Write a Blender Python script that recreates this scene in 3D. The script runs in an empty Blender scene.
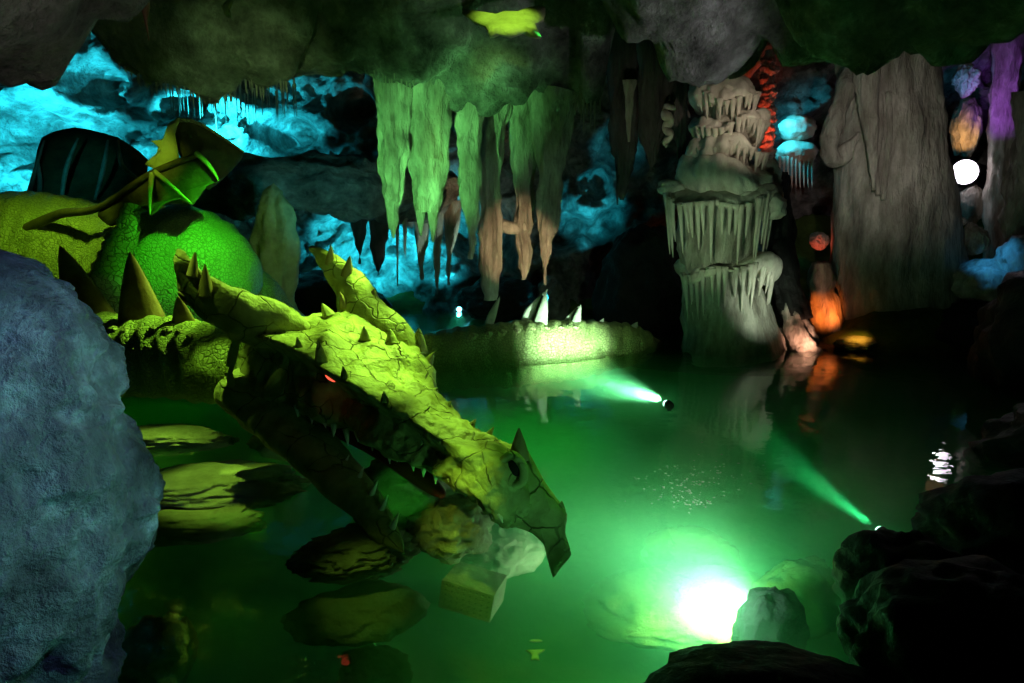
import bpy, bmesh, math, random
from mathutils import Vector, Matrix, noise
R = math.radians
random.seed(7)
COL = bpy.context.scene.collection
V = Vector

# ------------------------------------------------------------------ viewpoint
H, F, PITCH = 2.5, 800.0, R(10.5)
FW = V((0, math.cos(PITCH), -math.sin(PITCH))); UP = V((0, math.sin(PITCH), math.cos(PITCH)))

def at(px, py, y):
    """point of the place that stands y metres down the cave on the line of sight px,py"""
    d = V(((px - 512) / F, 0, 0)) + UP * ((341.5 - py) / F) + FW
    return V((0, 0, H)) + d * (y / d.y)

def onwater(px, py, z=0.0):
    d = V(((px - 512) / F, 0, 0)) + UP * ((341.5 - py) / F) + FW
    return V((0, 0, H)) + d * ((z - H) / d.z)

def pxm(y):
    return y / F          # metres per pixel at distance y

# ------------------------------------------------------------------ noise
def fbm(p, s=1.0, o=4):
    return noise.fractal(p * s, 1.0, 2.0, o)

def ridge(p, s=1.0, o=4):
    return 1.0 - abs(noise.fractal(p * s, 0.9, 2.1, o)) * 1.6

def sstep(a, b, x):
    t = max(0.0, min(1.0, (x - a) / (b - a)))
    return t * t * (3 - 2 * t)

# ------------------------------------------------------------------ materials
def new_mat(name):
    m = bpy.data.materials.new(name); m.use_nodes = True
    nt = m.node_tree
    return m, nt, nt.nodes['Principled BSDF']

def link(nt, a, b): nt.links.new(a, b)

def rock_mat(name, c1, c2, scale=2.0, bump=0.5, rough=0.85, spec=0.25, fine=18.0, c3=None, stretch=(1, 1, 1), dist=0.06):
    m, nt, b = new_mat(name)
    tc = nt.nodes.new('ShaderNodeTexCoord'); mp = nt.nodes.new('ShaderNodeMapping')
    mp.inputs['Scale'].default_value = stretch
    link(nt, tc.outputs['Object'], mp.inputs['Vector'])
    n1 = nt.nodes.new('ShaderNodeTexNoise'); n1.inputs['Scale'].default_value = scale; n1.inputs['Detail'].default_value = 8; n1.inputs['Roughness'].default_value = .65
    link(nt, mp.outputs['Vector'], n1.inputs['Vector'])
    cr = nt.nodes.new('ShaderNodeValToRGB'); e = cr.color_ramp.elements
    e[0].position = .32; e[0].color = (*c1, 1); e[1].position = .68; e[1].color = (*c2, 1)
    if c3:
        k = e.new(.52); k.color = (*c3, 1)
    link(nt, n1.outputs['Fac'], cr.inputs['Fac']); link(nt, cr.outputs['Color'], b.inputs['Base Color'])
    n2 = nt.nodes.new('ShaderNodeTexNoise'); n2.inputs['Scale'].default_value = fine; n2.inputs['Detail'].default_value = 6; n2.inputs['Roughness'].default_value = .7
    link(nt, mp.outputs['Vector'], n2.inputs['Vector'])
    vo = nt.nodes.new('ShaderNodeTexVoronoi'); vo.inputs['Scale'].default_value = fine * .5
    link(nt, mp.outputs['Vector'], vo.inputs['Vector'])
    ad = nt.nodes.new('ShaderNodeMath'); ad.operation = 'MULTIPLY_ADD'; ad.inputs[1].default_value = .45
    link(nt, vo.outputs['Distance'], ad.inputs[0]); link(nt, n2.outputs['Fac'], ad.inputs[2])
    bp = nt.nodes.new('ShaderNodeBump'); bp.inputs['Strength'].default_value = bump; bp.inputs['Distance'].default_value = dist
    link(nt, ad.outputs[0], bp.inputs['Height']); link(nt, bp.outputs['Normal'], b.inputs['Normal'])
    b.inputs['Roughness'].default_value = rough; b.inputs['Specular IOR Level'].default_value = spec
    return m

def skin_mat(name, c1, c2, cell=14.0, bump=.6, rough=.6, dist=.03, cscale=2.0, edge=.10, dark=.6, broken=False):
    m, nt, b = new_mat(name)
    tc = nt.nodes.new('ShaderNodeTexCoord')
    n1 = nt.nodes.new('ShaderNodeTexNoise'); n1.inputs['Scale'].default_value = cscale; n1.inputs['Detail'].default_value = 7
    link(nt, tc.outputs['Object'], n1.inputs['Vector'])
    cr = nt.nodes.new('ShaderNodeValToRGB'); e = cr.color_ramp.elements
    e[0].position = .3; e[0].color = (*c1, 1); e[1].position = .7; e[1].color = (*c2, 1)
    link(nt, n1.outputs['Fac'], cr.inputs['Fac'])
    vo = nt.nodes.new('ShaderNodeTexVoronoi'); vo.feature = 'DISTANCE_TO_EDGE'; vo.inputs['Scale'].default_value = cell
    nw = nt.nodes.new('ShaderNodeTexNoise'); nw.inputs['Scale'].default_value = 5; nw.inputs['Detail'].default_value = 3
    link(nt, tc.outputs['Object'], nw.inputs['Vector'])
    mx = nt.nodes.new('ShaderNodeVectorMath'); mx.operation = 'MULTIPLY_ADD'; mx.inputs[1].default_value = (.12, .12, .12)
    link(nt, nw.outputs['Color'], mx.inputs[0]); link(nt, tc.outputs['Object'], mx.inputs[2]); link(nt, mx.outputs[0], vo.inputs['Vector'])
    mr = nt.nodes.new('ShaderNodeMapRange'); mr.inputs['From Max'].default_value = edge
    link(nt, vo.outputs['Distance'], mr.inputs['Value'])
    if broken:
        nb = nt.nodes.new('ShaderNodeTexNoise'); nb.inputs['Scale'].default_value = 2.6; nb.inputs['Detail'].default_value = 2
        link(nt, tc.outputs['Object'], nb.inputs['Vector'])
        rb = nt.nodes.new('ShaderNodeMapRange'); rb.inputs['From Min'].default_value = .44; rb.inputs['From Max'].default_value = .56
        link(nt, nb.outputs['Fac'], rb.inputs['Value'])
        mxx = nt.nodes.new('ShaderNodeMath'); mxx.operation = 'MAXIMUM'
        link(nt, mr.outputs['Result'], mxx.inputs[0]); link(nt, rb.outputs['Result'], mxx.inputs[1]); crack = mxx.outputs[0]
    else: crack = mr.outputs['Result']
    mc = nt.nodes.new('ShaderNodeMix'); mc.data_type = 'RGBA'; mc.inputs['A'].default_value = (c1[0] * dark, c1[1] * dark, c1[2] * dark, 1)
    link(nt, crack, mc.inputs['Factor']); link(nt, cr.outputs['Color'], mc.inputs['B'])
    link(nt, mc.outputs['Result'], b.inputs['Base Color'])
    n2 = nt.nodes.new('ShaderNodeTexNoise'); n2.inputs['Scale'].default_value = 26; n2.inputs['Detail'].default_value = 5
    link(nt, tc.outputs['Object'], n2.inputs['Vector'])
    ad = nt.nodes.new('ShaderNodeMath'); ad.operation = 'MULTIPLY_ADD'; ad.inputs[1].default_value = .8
    link(nt, n2.outputs['Fac'], ad.inputs[0]); link(nt, crack, ad.inputs[2])
    bp = nt.nodes.new('ShaderNodeBump'); bp.inputs['Strength'].default_value = bump; bp.inputs['Distance'].default_value = dist
    link(nt, ad.outputs[0], bp.inputs['Height']); link(nt, bp.outputs['Normal'], b.inputs['Normal'])
    b.inputs['Roughness'].default_value = rough; b.inputs['Specular IOR Level'].default_value = .3
    return m

def plain_mat(name, c, rough=.6, metal=0.0):
    m, nt, b = new_mat(name)
    tc = nt.nodes.new('ShaderNodeTexCoord'); n1 = nt.nodes.new('ShaderNodeTexNoise'); n1.inputs['Scale'].default_value = 9; n1.inputs['Detail'].default_value = 5
    link(nt, tc.outputs['Object'], n1.inputs['Vector'])
    cr = nt.nodes.new('ShaderNodeValToRGB'); e = cr.color_ramp.elements
    e[0].color = (c[0] * .7, c[1] * .7, c[2] * .7, 1); e[1].color = (*c, 1)
    link(nt, n1.outputs['Fac'], cr.inputs['Fac']); link(nt, cr.outputs['Color'], b.inputs['Base Color'])
    b.inputs['Roughness'].default_value = rough; b.inputs['Metallic'].default_value = metal
    return m

def glow_mat(name, c, s):
    m, nt, b = new_mat(name)
    b.inputs['Base Color'].default_value = (*c, 1)
    b.inputs['Emission Color'].default_value = (*c, 1); b.inputs['Emission Strength'].default_value = s
    return m

MT = {}
MT['cave'] = rock_mat('cave_rock', (.04, .037, .034), (.50, .47, .43), 2.4, 1.0, .7, .4, 9, c3=(.26, .24, .22), dist=.14)
MT['ceiling'] = rock_mat('ceiling_rock', (.02, .019, .016), (.46, .44, .41), 2.0, 1.0, .8, .35, 8, c3=(.19, .18, .16), dist=.16)
MT['boulder'] = rock_mat('boulder_rock', (.06, .045, .045), (.70, .70, .66), 3.2, 1.0, .5, .5, 15, c3=(.24, .21, .21), dist=.10)
MT['shaded_wetrock'] = rock_mat('wet_shaded_rock', (.006, .0055, .005), (.022, .02, .018), 3, .9, .5, .25, 12)  # near-black: the rocks' lack of light is put into this colour
MT['slab'] = rock_mat('slab_rock', (.22, .21, .12), (.5, .48, .30), 2.2, .7, .75, .3, 14)
MT['flow'] = rock_mat('flowstone', (.16, .13, .10), (.66, .60, .50), 4.0, 1.0, .65, .35, 16, c3=(.40, .36, .29), stretch=(1, 1, .3), dist=.08)
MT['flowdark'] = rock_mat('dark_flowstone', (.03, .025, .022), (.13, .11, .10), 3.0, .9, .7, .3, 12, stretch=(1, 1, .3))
MT['cream'] = rock_mat('cream_flowstone', (.40, .34, .26), (.80, .74, .62), 4.0, .45, .6, .35, 22, stretch=(1, 1, .5))
MT['bed'] = rock_mat('algae_bed', (.03, .045, .01), (.24, .26, .06), .9, .8, .9, .1, 6, c3=(.08, .13, .025))
MT['skin'] = skin_mat('scaly_skin', (.26, .26, .10), (.55, .55, .22), 16, .8, .55, .025)
MT['belly'] = skin_mat('fine_scaly_skin', (.28, .34, .10), (.50, .56, .20), 24, .7, .5, .02, 2.0, .16, .75)
MT['plate'] = skin_mat('cracked_head_plate', (.26, .24, .09), (.58, .58, .25), 4.2, .8, .5, .025, 7, .028, .5, True)
MT['horn'] = rock_mat('horn', (.22, .12, .06), (.45, .36, .17), 5, .5, .5, .4, 26, stretch=(1, 1, .4), dist=.02)
MT['fin'] = rock_mat('fin', (.16, .18, .11), (.40, .41, .28), 6, .3, .5, .4, 30, dist=.02)
MT['spike'] = rock_mat('neck_spike', (.14, .05, .03), (.36, .26, .12), 3, .4, .5, .4, 26, dist=.02)
MT['tooth'] = plain_mat('ivory_tooth', (.9, .85, .7), .4)
MT['mouth'] = plain_mat('dark_red_mouth', (.16, .02, .012), .5)
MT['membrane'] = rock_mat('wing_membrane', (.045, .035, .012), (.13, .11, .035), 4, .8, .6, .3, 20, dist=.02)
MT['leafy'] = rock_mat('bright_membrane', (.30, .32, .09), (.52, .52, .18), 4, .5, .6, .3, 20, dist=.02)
MT['nostril'] = plain_mat('hollow_shade_black', (.004, .004, .004), .9)  # black colour standing in for the shade inside hollows
MT['metal'] = plain_mat('dark_metal', (.05, .05, .05), .45, .6)
MT['eye'] = glow_mat('glowing_red_eye', (1.0, .10, .05), 1.8)
MT['redled'] = glow_mat('red_light', (1.0, .05, .03), 4)
MT['lens_green'] = glow_mat('lit_green_lens', (.45, 1.0, .75), 7)
MT['lens_cyan'] = glow_mat('lit_cyan_lens', (.15, .85, 1.0), 14)
MT['lens_white'] = glow_mat('lit_white_lens', (.95, .85, 1.0), 7)
MT['root'] = plain_mat('dry_root', (.32, .14, .08), .8)
MT['foam'] = plain_mat('pale_foam', (.7, .7, .6), .7)
MT['paper'] = plain_mat('pale_scrap', (.85, .85, .72), .7)

# water: clear surface that mirrors by Fresnel, murky body
m = bpy.data.materials.new('murky_water'); m.use_nodes = True; nt = m.node_tree; nt.nodes.clear()
out = nt.nodes.new('ShaderNodeOutputMaterial'); tr = nt.nodes.new('ShaderNodeBsdfTransparent'); gl = nt.nodes.new('ShaderNodeBsdfGlossy'); mix = nt.nodes.new('ShaderNodeMixShader'); fr = nt.nodes.new('ShaderNodeFresnel')
gl.inputs['Roughness'].default_value = .02; fr.inputs['IOR'].default_value = 1.33
tc = nt.nodes.new('ShaderNodeTexCoord'); nz = nt.nodes.new('ShaderNodeTexNoise'); nz.inputs['Scale'].default_value = 3.0; nz.inputs['Detail'].default_value = 3
bp = nt.nodes.new('ShaderNodeBump'); bp.inputs['Strength'].default_value = .22; bp.inputs['Distance'].default_value = .03
link(nt, tc.outputs['Object'], nz.inputs['Vector']); link(nt, nz.outputs['Fac'], bp.inputs['Height'])
link(nt, bp.outputs['Normal'], gl.inputs['Normal']); link(nt, bp.outputs['Normal'], fr.inputs['Normal'])
link(nt, fr.outputs[0], mix.inputs[0]); link(nt, tr.outputs[0], mix.inputs[1]); link(nt, gl.outputs[0], mix.inputs[2]); link(nt, mix.outputs[0], out.inputs['Surface'])
vs = nt.nodes.new('ShaderNodeVolumeScatter'); va = nt.nodes.new('ShaderNodeVolumeAbsorption'); ads = nt.nodes.new('ShaderNodeAddShader')
vs.inputs['Color'].default_value = (.30, .95, .45, 1); vs.inputs['Density'].default_value = .5; vs.inputs['Anisotropy'].default_value = .2
va.inputs['Color'].default_value = (.25, .92, .35, 1); va.inputs['Density'].default_value = .6
link(nt, vs.outputs[0], ads.inputs[0]); link(nt, va.outputs[0], ads.inputs[1]); link(nt, ads.outputs[0], out.inputs['Volume'])
MT['water'] = m

# ------------------------------------------------------------------ objects
def tag(o, label, cat, group=None, kind=None):
    if label: o['label'] = label
    if cat: o['category'] = cat
    if group: o['group'] = group
    if kind: o['kind'] = kind
    return o

def empty(name, loc, label, cat, group=None):
    o = bpy.data.objects.new(name, None); COL.objects.link(o)
    o.location = loc; o.empty_display_size = .2
    return tag(o, label, cat, group)

def wloc(o):
    l = V(o.location)
    while o.parent:
        o = o.parent; l = l + V(o.location)
    return l

class MB:
    def __init__(s): s.v = []; s.f = []
    def add(s, vs, fs):
        n = len(s.v); s.v += [V(p) for p in vs]; s.f += [tuple(i + n for i in f) for f in fs]; return s
    def build(s, name, mat, parent=None, label=None, base='auto', smooth=True):
        lo = V((min(p.x for p in s.v), min(p.y for p in s.v), min(p.z for p in s.v)))
        hi = V((max(p.x for p in s.v), max(p.y for p in s.v), max(p.z for p in s.v)))
        org = V(((lo.x + hi.x) / 2, (lo.y + hi.y) / 2, lo.z))
        me = bpy.data.meshes.new(name)
        me.from_pydata([p - org for p in s.v], [], s.f); me.validate()
        bm = bmesh.new(); bm.from_mesh(me); bmesh.ops.recalc_face_normals(bm, faces=bm.faces[:]); bm.to_mesh(me); bm.free()
        if smooth:
            for p in me.polygons: p.use_smooth = True
        me.materials.append(MT[mat] if isinstance(mat, str) else mat)
        o = bpy.data.objects.new(name, me); COL.objects.link(o)
        if parent:
            o.parent = parent; o.location = org - wloc(parent)
        else: o.location = org
        if label: o['label'] = label
        return o

def cr(p0, p1, p2, p3, t):
    return 0.5 * ((2 * p1) + (p2 - p0) * t + (2 * p0 - 5 * p1 + 4 * p2 - p3) * t * t + (3 * p1 - p0 - 3 * p2 + p3) * t ** 3)

def spline(items, m):
    """items: list of lists of Vector/float; Catmull-Rom through them, m steps per span"""
    n = len(items); res = []
    for i in range(n - 1):
        a, b, c, d = items[max(i - 1, 0)], items[i], items[i + 1], items[min(i + 2, n - 1)]
        for k in range(m):
            t = k / m
            res.append([cr(a[j], b[j], c[j], d[j], t) for j in range(len(b))])
    res.append(list(items[-1])); return res

def loft(path, n=24, m=6, up=V((0, 0, 1)), sec=None, disp=None, mb=None, cap=True):
    """path = [(centre, side radius, up radius)...]"""
    mb = mb or MB()
    P = spline([(V(c), float(a), float(b)) for c, a, b in path], m)
    rings = []; N = len(P)
    for i, (c, a, b) in enumerate(P):
        T = (P[min(i + 1, N - 1)][0] - P[max(i - 1, 0)][0]).normalized()
        S = T.cross(up)
        if S.length < 1e-4: S = V((1, 0, 0))
        S.normalize(); U = S.cross(T).normalized()
        a = max(a, .002); b = max(b, .002)
        ring = []
        for k in range(n):
            th = 2 * math.pi * k / n
            q = sec(th, i / (N - 1)) if sec else 1.0
            nr = S * math.cos(th) + U * math.sin(th)
            p = c + S * (a * q * math.cos(th)) + U * (b * q * math.sin(th))
            if disp: p = p + nr * disp(p, th, i / (N - 1))
            ring.append(p)
        rings.append(ring)
    vs = [p for r in rings for p in r]; fs = []
    for i in range(N - 1):
        for k in range(n):
            k2 = (k + 1) % n
            fs.append((i * n + k, i * n + k2, (i + 1) * n + k2, (i + 1) * n + k))
    if cap:
        c0 = len(vs); vs.append(sum(rings[0], V()) / n); vs.append(sum(rings[-1], V()) / n)
        for k in range(n):
            k2 = (k + 1) % n
            fs.append((c0, k2, k)); fs.append((c0 + 1, (N - 1) * n + k, (N - 1) * n + k2))
    return mb.add(vs, fs)

_ico = {}
def ico(sub):
    if sub not in _ico:
        bm = bmesh.new(); bmesh.ops.create_icosphere(bm, subdivisions=sub, radius=1)
        _ico[sub] = ([v.co.copy() for v in bm.verts], [tuple(v.index for v in f.verts) for f in bm.faces]); bm.free()
    return _ico[sub]

def rock(c, r, seed=0, sub=5, amp=.22, freq=1.1, flat=0.0, rot=0.0, layers=0.0, mb=None, fine=.05, tilt=(0, 0)):
    """boulder or slab: ellipsoid of radii r displaced by fractal noise, optionally flattened top and bedding layers"""
    mb = mb or MB(); vs, fs = ico(sub); outv = []
    off = V((seed * 7.3, seed * 3.1, seed * 11.7)); M = Matrix.Rotation(rot, 3, 'Z') @ Matrix.Rotation(tilt[0], 3, 'X') @ Matrix.Rotation(tilt[1], 3, 'Y')
    for v in vs:
        d = 1 + amp * fbm(v * freq + off, 1, 3) + fine * fbm(v * freq * 5 + off, 1, 4) + amp * .5 * (ridge(v * freq * 1.7 + off, 1, 2) - .6)
        p = v * d
        if flat and p.z > 1 - flat: p.z = (1 - flat) + (p.z - (1 - flat)) * .25
        if layers:
            q = p.z * 5 + fbm(p * 2 + off, 1, 2)
            rr = 1 + layers * (.5 - abs((q % 1) - .5)) * 2 - layers * .5
            p.x *= rr; p.y *= rr
        p = M @ V((p.x * r[0], p.y * r[1], p.z * r[2]))
        outv.append(V(c) + p)
    return mb.add(outv, fs)

def cone(b, tip, r, mb=None, n=10, bend=None, flat=1.0, m=5, up=V((0, 0, 1))):
    b = V(b); tip = V(tip); mid = (b + tip) / 2 + (V(bend) if bend else V((0, 0, 0)))
    return loft([(b, r, r * flat), (mid, r * .62, r * .62 * flat), (b.lerp(tip, .85) if not bend else mid.lerp(tip, .7), r * .25, r * .25 * flat), (tip, .004, .004)], n, m, up if abs((tip - b).normalized().dot(up)) < .9 else V((0, 1, 0)), mb=mb)

def pillow(outline, thick, rings=5, sm=4, nrm=None, mb=None, curve=0.0, closed_smooth=True):
    """solid leaf/plate from a 3-D outline: front and back swell from the rim to the middle"""
    mb = mb or MB(); pts = [V(p) for p in outline]; n = len(pts)
    if sm > 1:
        q = []
        for i in range(n):
            a, b, c, d = pts[i - 1], pts[i], pts[(i + 1) % n], pts[(i + 2) % n]
            for k in range(sm):
                s = cr(a, b, c, d, k / sm); l = b.lerp(c, k / sm); q.append(s.lerp(l, .45))
        pts = q; n = len(pts)
    cen = sum(pts, V()) / n
    if nrm is None:
        nrm = V()
        for i in range(n): nrm += (pts[i] - cen).cross(pts[(i + 1) % n] - cen)
    nrm = V(nrm).normalized()
    vs = []; fs = []
    for side in (1, -1):
        base = len(vs)
        for r in range(rings):
            t = r / rings
            h = thick * (.25 + .75 * math.sqrt(1 - (1 - t) ** 2)) * side
            for p in pts: vs.append(p.lerp(cen, t) + nrm * (h + curve * t * t))
        vs.append(cen + nrm * (thick * side + curve)); ci = len(vs) - 1
        for r in range(rings - 1):
            for k in range(n):
                k2 = (k + 1) % n; f = (base + r * n + k, base + r * n + k2, base + (r + 1) * n + k2, base + (r + 1) * n + k)
                fs.append(f)
        for k in range(n): fs.append((base + (rings - 1) * n + k, base + (rings - 1) * n + (k + 1) % n, ci))
    off = rings * n + 1
    for k in range(n): fs.append((k, off + k, off + (k + 1) % n, (k + 1) % n))
    return mb.add(vs, fs)

def grid(nx, ny, fn):
    vs = [fn(i / (nx - 1), j / (ny - 1)) for j in range(ny) for i in range(nx)]
    fs = [(j * nx + i, j * nx + i + 1, (j + 1) * nx + i + 1, (j + 1) * nx + i) for j in range(ny - 1) for i in range(nx - 1)]
    return MB().add(vs, fs)

def struct(o): o['kind'] = 'structure'; return o

# ================================================================== SETTING
# ---- ceiling: one rock vault with hanging bulges
def bump2(x, y, cx, cy, rx, ry, h, rot=0.0, k=2.0):
    dx, dy = x - cx, y - cy; c, s = math.cos(rot), math.sin(rot); u = (dx * c + dy * s) / rx; v = (-dx * s + dy * c) / ry
    d = math.sqrt(u * u + v * v)
    return h * (1 - d ** 2.6) ** .8 if d < 1 else 0.0

BULGES = []
def bulge(px, py, y, wpx, ry, rot=0.0, k=1.15):
    p = at(px, py, y); BULGES.append((p.x, y, wpx * pxm(y) * k, ry, p.z, rot))
bulge(0, 66, 3.6, 100, .9, .2); bulge(60, 22, 3.7, 70, .8)                     # near left
bulge(200, 86, 9.2, 150, .9, -.06); bulge(140, 72, 9.3, 90, .8); bulge(268, 88, 9.1, 70, .6)   # ledge
bulge(400, 84, 10.0, 105, .95); bulge(330, 76, 9.8, 70, .9); bulge(470, 112, 10.6, 110, .9); bulge(545, 108, 10.8, 85, .9); bulge(590, 100, 10.4, 32, .6)
bulge(705, 86, 8.6, 90, .8, .2); bulge(660, 40, 8.2, 90, 1.0); bulge(800, 58, 8.6, 90, .8); bulge(725, 70, 9.4, 60, .6)
bulge(905, 66, 6.4, 150, .9); bulge(990, 40, 6.0, 120, .9); bulge(830, 40, 6.6, 90, .8)

def ceil_z(x, y):
    base = 3.75 + 2.9 * sstep(3.5, 9.0, y) + .5 * sstep(11, 15, y)
    p = V((x, y, 0)); x0, y0 = x, y
    x += .22 * fbm(p + V((4, 9, 0)), .9, 3); y += .18 * fbm(p + V((8, 2, 5)), .9, 3)
    base += .35 * fbm(p, .45, 3)
    z = base
    for cx, cy, rx, ry, zb, rot in BULGES:
        w = bump2(x, y, cx, cy, rx, ry, 1.0, rot)
        if w > 0: z = min(z, base + (zb - base) * w)
    if -.9 < x < .75 and 8.0 < y < 9.75:
        w = (1 - sstep(.35, .8, abs(x + .08))) * (1 - sstep(.45, .85, abs(y - 8.85)))
        z = z + (5.2 - z) * w if z < 5.2 else z
    z += .13 * fbm(V((x, y, z)), 1.8, 4) + .12 * (ridge(V((x, y, z * .7)), 1.3, 3) - .5) + .07 * fbm(V((x, y, z)), 4.5, 4) + .05 * (noise.voronoi(V((x, y, z)) * 2.6)[0][0] - .3)
    return z
def cf(u, v):
    x = -15 + 30 * u; x = 15 * math.copysign(abs(x / 15) ** 1.25, x); y = .6 + 20.4 * v ** 1.1
    return V((x, y, ceil_z(x, y)))
struct(grid(430, 380, cf).build('ceiling', 'ceiling'))

# ---- back wall
PITS = []
def pit(px, py, rpx, depth, asp=1.0):
    y = 16.5; p = at(px, py, y); PITS.append((p.x, p.z, rpx * pxm(y), depth, asp))
for a in ((58, 76, 12, .9), (125, 92, 22, 1.5), (345, 105, 20, 1.6), (278, 130, 26, 1.5, .7), (95, 140, 55, .9, .5), (190, 112, 45, .7, .3), (250, 160, 40, .6, .4),
          (385, 245, 14, .8), (410, 262, 20, .9), (470, 235, 45, .9), (560, 230, 25, 1.0), (600, 185, 20, .7), (640, 260, 60, 1.2), (360, 275, 30, .6)): pit(*a)
def back_y(x, z):
    y = 17.6 - .5 * max(0, -x - 4) - .55 * max(0, x - 9.6)
    p = V((x, 0, z))
    y += .75 * fbm(p, .42, 3) - .75 * (ridge(p + V((3, 7, 1)), .6, 4) - .4) + .30 * fbm(p + V((9, 1, 4)), 1.7, 4) + .10 * fbm(p, 5, 4)
    y += .16 * (noise.voronoi(p * 3.2 + V((.3 * fbm(p, 2, 2), 0, 0)))[0][0] - .3) * (1 + fbm(p, .8, 2)) + .13 * (noise.voronoi(p * 7 + V((.5 * fbm(p, 3, 2), 0, 0)))[0][0] - .3)
    for cx, cz, r, d, asp in PITS:
        q = math.hypot(x - cx, (z - cz) / asp) / r
        if q < 1.5: y += d * (1 - sstep(.5, 1.3, q))
    return y
def wf(u, v):
    x = -15 + 30 * u; z = -1.4 + 9 * v
    return V((x, back_y(x, z), z))
struct(grid(560, 240, wf).build('wall_back', 'cave'))

# ---- side and rear walls (close the cave; mostly unlit)
def side_wall(x0, s):
    def f(u, v):
        y = .4 + 17 * u; z = -1.4 + 9 * v; p = V((x0, y, z))
        return V((x0 + s * (.6 * fbm(p, .4, 4) + .2 * fbm(p, 1.5, 3)), y, z))
    return f
struct(grid(90, 50, side_wall(-11.5, 1)).build('wall_left', 'cave'))
struct(grid(90, 50, side_wall(12.0, 1)).build('wall_right', 'cave'))
struct(grid(60, 40, lambda u, v: V((-12 + 24 * u, .5 + .3 * fbm(V((u * 9, v * 4, 2)), 1, 3) - 1.5, -1.4 + 6 * v))).build('wall_front', 'cave'))

# ---- pool bed, rising to the banks
def bed_z(x, y):
    z = -1.15 + .18 * fbm(V((x, y, 3)), .6, 4) + .05 * fbm(V((x, y, 5)), 2.5, 3)
    z += 1.25 * sstep(-3.2, -6.5, x) * sstep(5.0, 8.0, y)            # left bank below the dragon
    z += 1.3 * sstep(16.2, 17.6, y)
    z += 1.0 * sstep(3.6, 5.2, x - .22 * (y - 13)) * sstep(11.8, 13.4, y)   # bank under the columns
    z += .9 * sstep(4.6, 6.5, x)
    return z
struct(grid(200, 180, lambda u, v: V((-12.5 + 25 * u, -1 + 20.5 * v, bed_z(-12.5 + 25 * u, -1 + 20.5 * v)))).build('floor', 'bed'))

# ---- water
def water():
    x0, x1, y0, y1, zb = -11.5, 11.8, -.8, 18.2, -1.9
    nx, ny = 60, 60; mb = MB()
    vs = [V((x0 + (x1 - x0) * i / nx, y0 + (y1 - y0) * j / ny, 0)) for j in range(ny + 1) for i in range(nx + 1)]
    W = nx + 1; fs = [(j * W + i, j * W + i + 1, (j + 1) * W + i + 1, (j + 1) * W + i) for j in range(ny) for i in range(nx)]
    b = len(vs); edge = [i for i in range(W)] + [j * W + nx for j in range(1, ny + 1)] + [ny * W + i for i in range(nx - 1, -1, -1)] + [j * W for j in range(ny - 1, 0, -1)]
    for e in edge: vs.append(V((vs[e].x, vs[e].y, zb)))
    ne = len(edge)
    for k in range(ne): fs.append((edge[(k + 1) % ne], edge[k], b + k, b + (k + 1) % ne))
    fs.append(tuple(b + k for k in range(ne - 1, -1, -1)))
    o = mb.add(vs, fs).build('water', 'water', smooth=False); o['kind'] = 'structure'; return o
water()

# ================================================================== DRAGON
dragon = empty('dragon', at(190, 420, 9.0), 'huge green dragon sprawled over the rocks with its horned head lowered to the water', 'dragon')

tail_pts = [(at(330, 385, 11.0), .42), (at(400, 372, 11.5), .44), (at(455, 359, 11.75), .46), (at(520, 353, 12.0), .50), (at(570, 350, 12.3), .47), (at(620, 345, 12.8), .36), (at(648, 350, 13.5), .25), (at(664, 362, 14.1), .16), (at(672, 372, 14.7), .06)]
body_path = [(at(252, 362, 6.75), .30), (at(215, 362, 7.0), .36), (at(160, 357, 7.3), .38), (at(90, 350, 7.8), .41), (at(15, 338, 8.4), .47), (at(-50, 300, 9.2), .55),
             (at(-20, 255, 10.2), .72), (at(50, 255, 10.5), .80), (at(120, 270, 10.2), .74), (at(186, 274, 9.75), .80), (at(225, 300, 10.2), .62), (at(280, 345, 10.6), .50)] + tail_pts
def body_disp(p, th, t):
    return .03 * fbm(p, 2.5, 3) + .012 * math.sin(p.x * 30 + 2 * math.sin(p.z * 5)) - (.022 if abs(((p.x + .04 * math.sin(p.z * 8)) * 3.1) % 1 - .5) < .05 and p.y > 11 and p.x > -1 else 0)
MBb = loft([(c, r, r) for c, r in body_path], 64, 26, disp=body_disp)
body = MBb.build('body', 'belly', dragon)

# scale rows along the neck and the tail (raised scutes, one part each row)
def along(pts, px):
    q = [((p.x / (p - V((0, 0, H))).dot(FW)) * F + 512, p, r) for p, r in pts]
    q.sort(key=lambda k: k[0])
    for (a, p, r), (b, p2, r2) in zip(q, q[1:]):
        if a <= px <= b:
            t = (px - a) / (b - a); return p.lerp(p2, t), r + (r2 - r) * t
    return q[-1][1], q[-1][2]
def on_side(pts, px, el):
    c, r = along(pts, px); e = R(el); return c + V((-.1, -math.cos(e), math.sin(e))).normalized() * r, V((0, -math.cos(e), math.sin(e)))
for el, n0 in ((52, 12), (22, 11)):
    for i in range(n0):
        c, nn = on_side(body_path[:5], 84 + 12.5 * i, el + 5 * math.sin(i)); rock(c - nn * .01, (.05, .04, .035), i, 3, .25).build('scute', 'skin', dragon)
for i in range(12):
    c, nn = on_side(tail_pts, 478 + 14 * i, 48)
    cone(c - nn * .05 + V((0, 0, .06)), c + nn * .05 - V((0, 0, .06)), .075, None, 8).build('scute', 'skin', dragon)
for i in range(9):
    c, nn = on_side(tail_pts, 470 + 20 * i, 16); rock(c, (.03, .03, .03), i, 2, .2).build('scute', 'skin', dragon)

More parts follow.
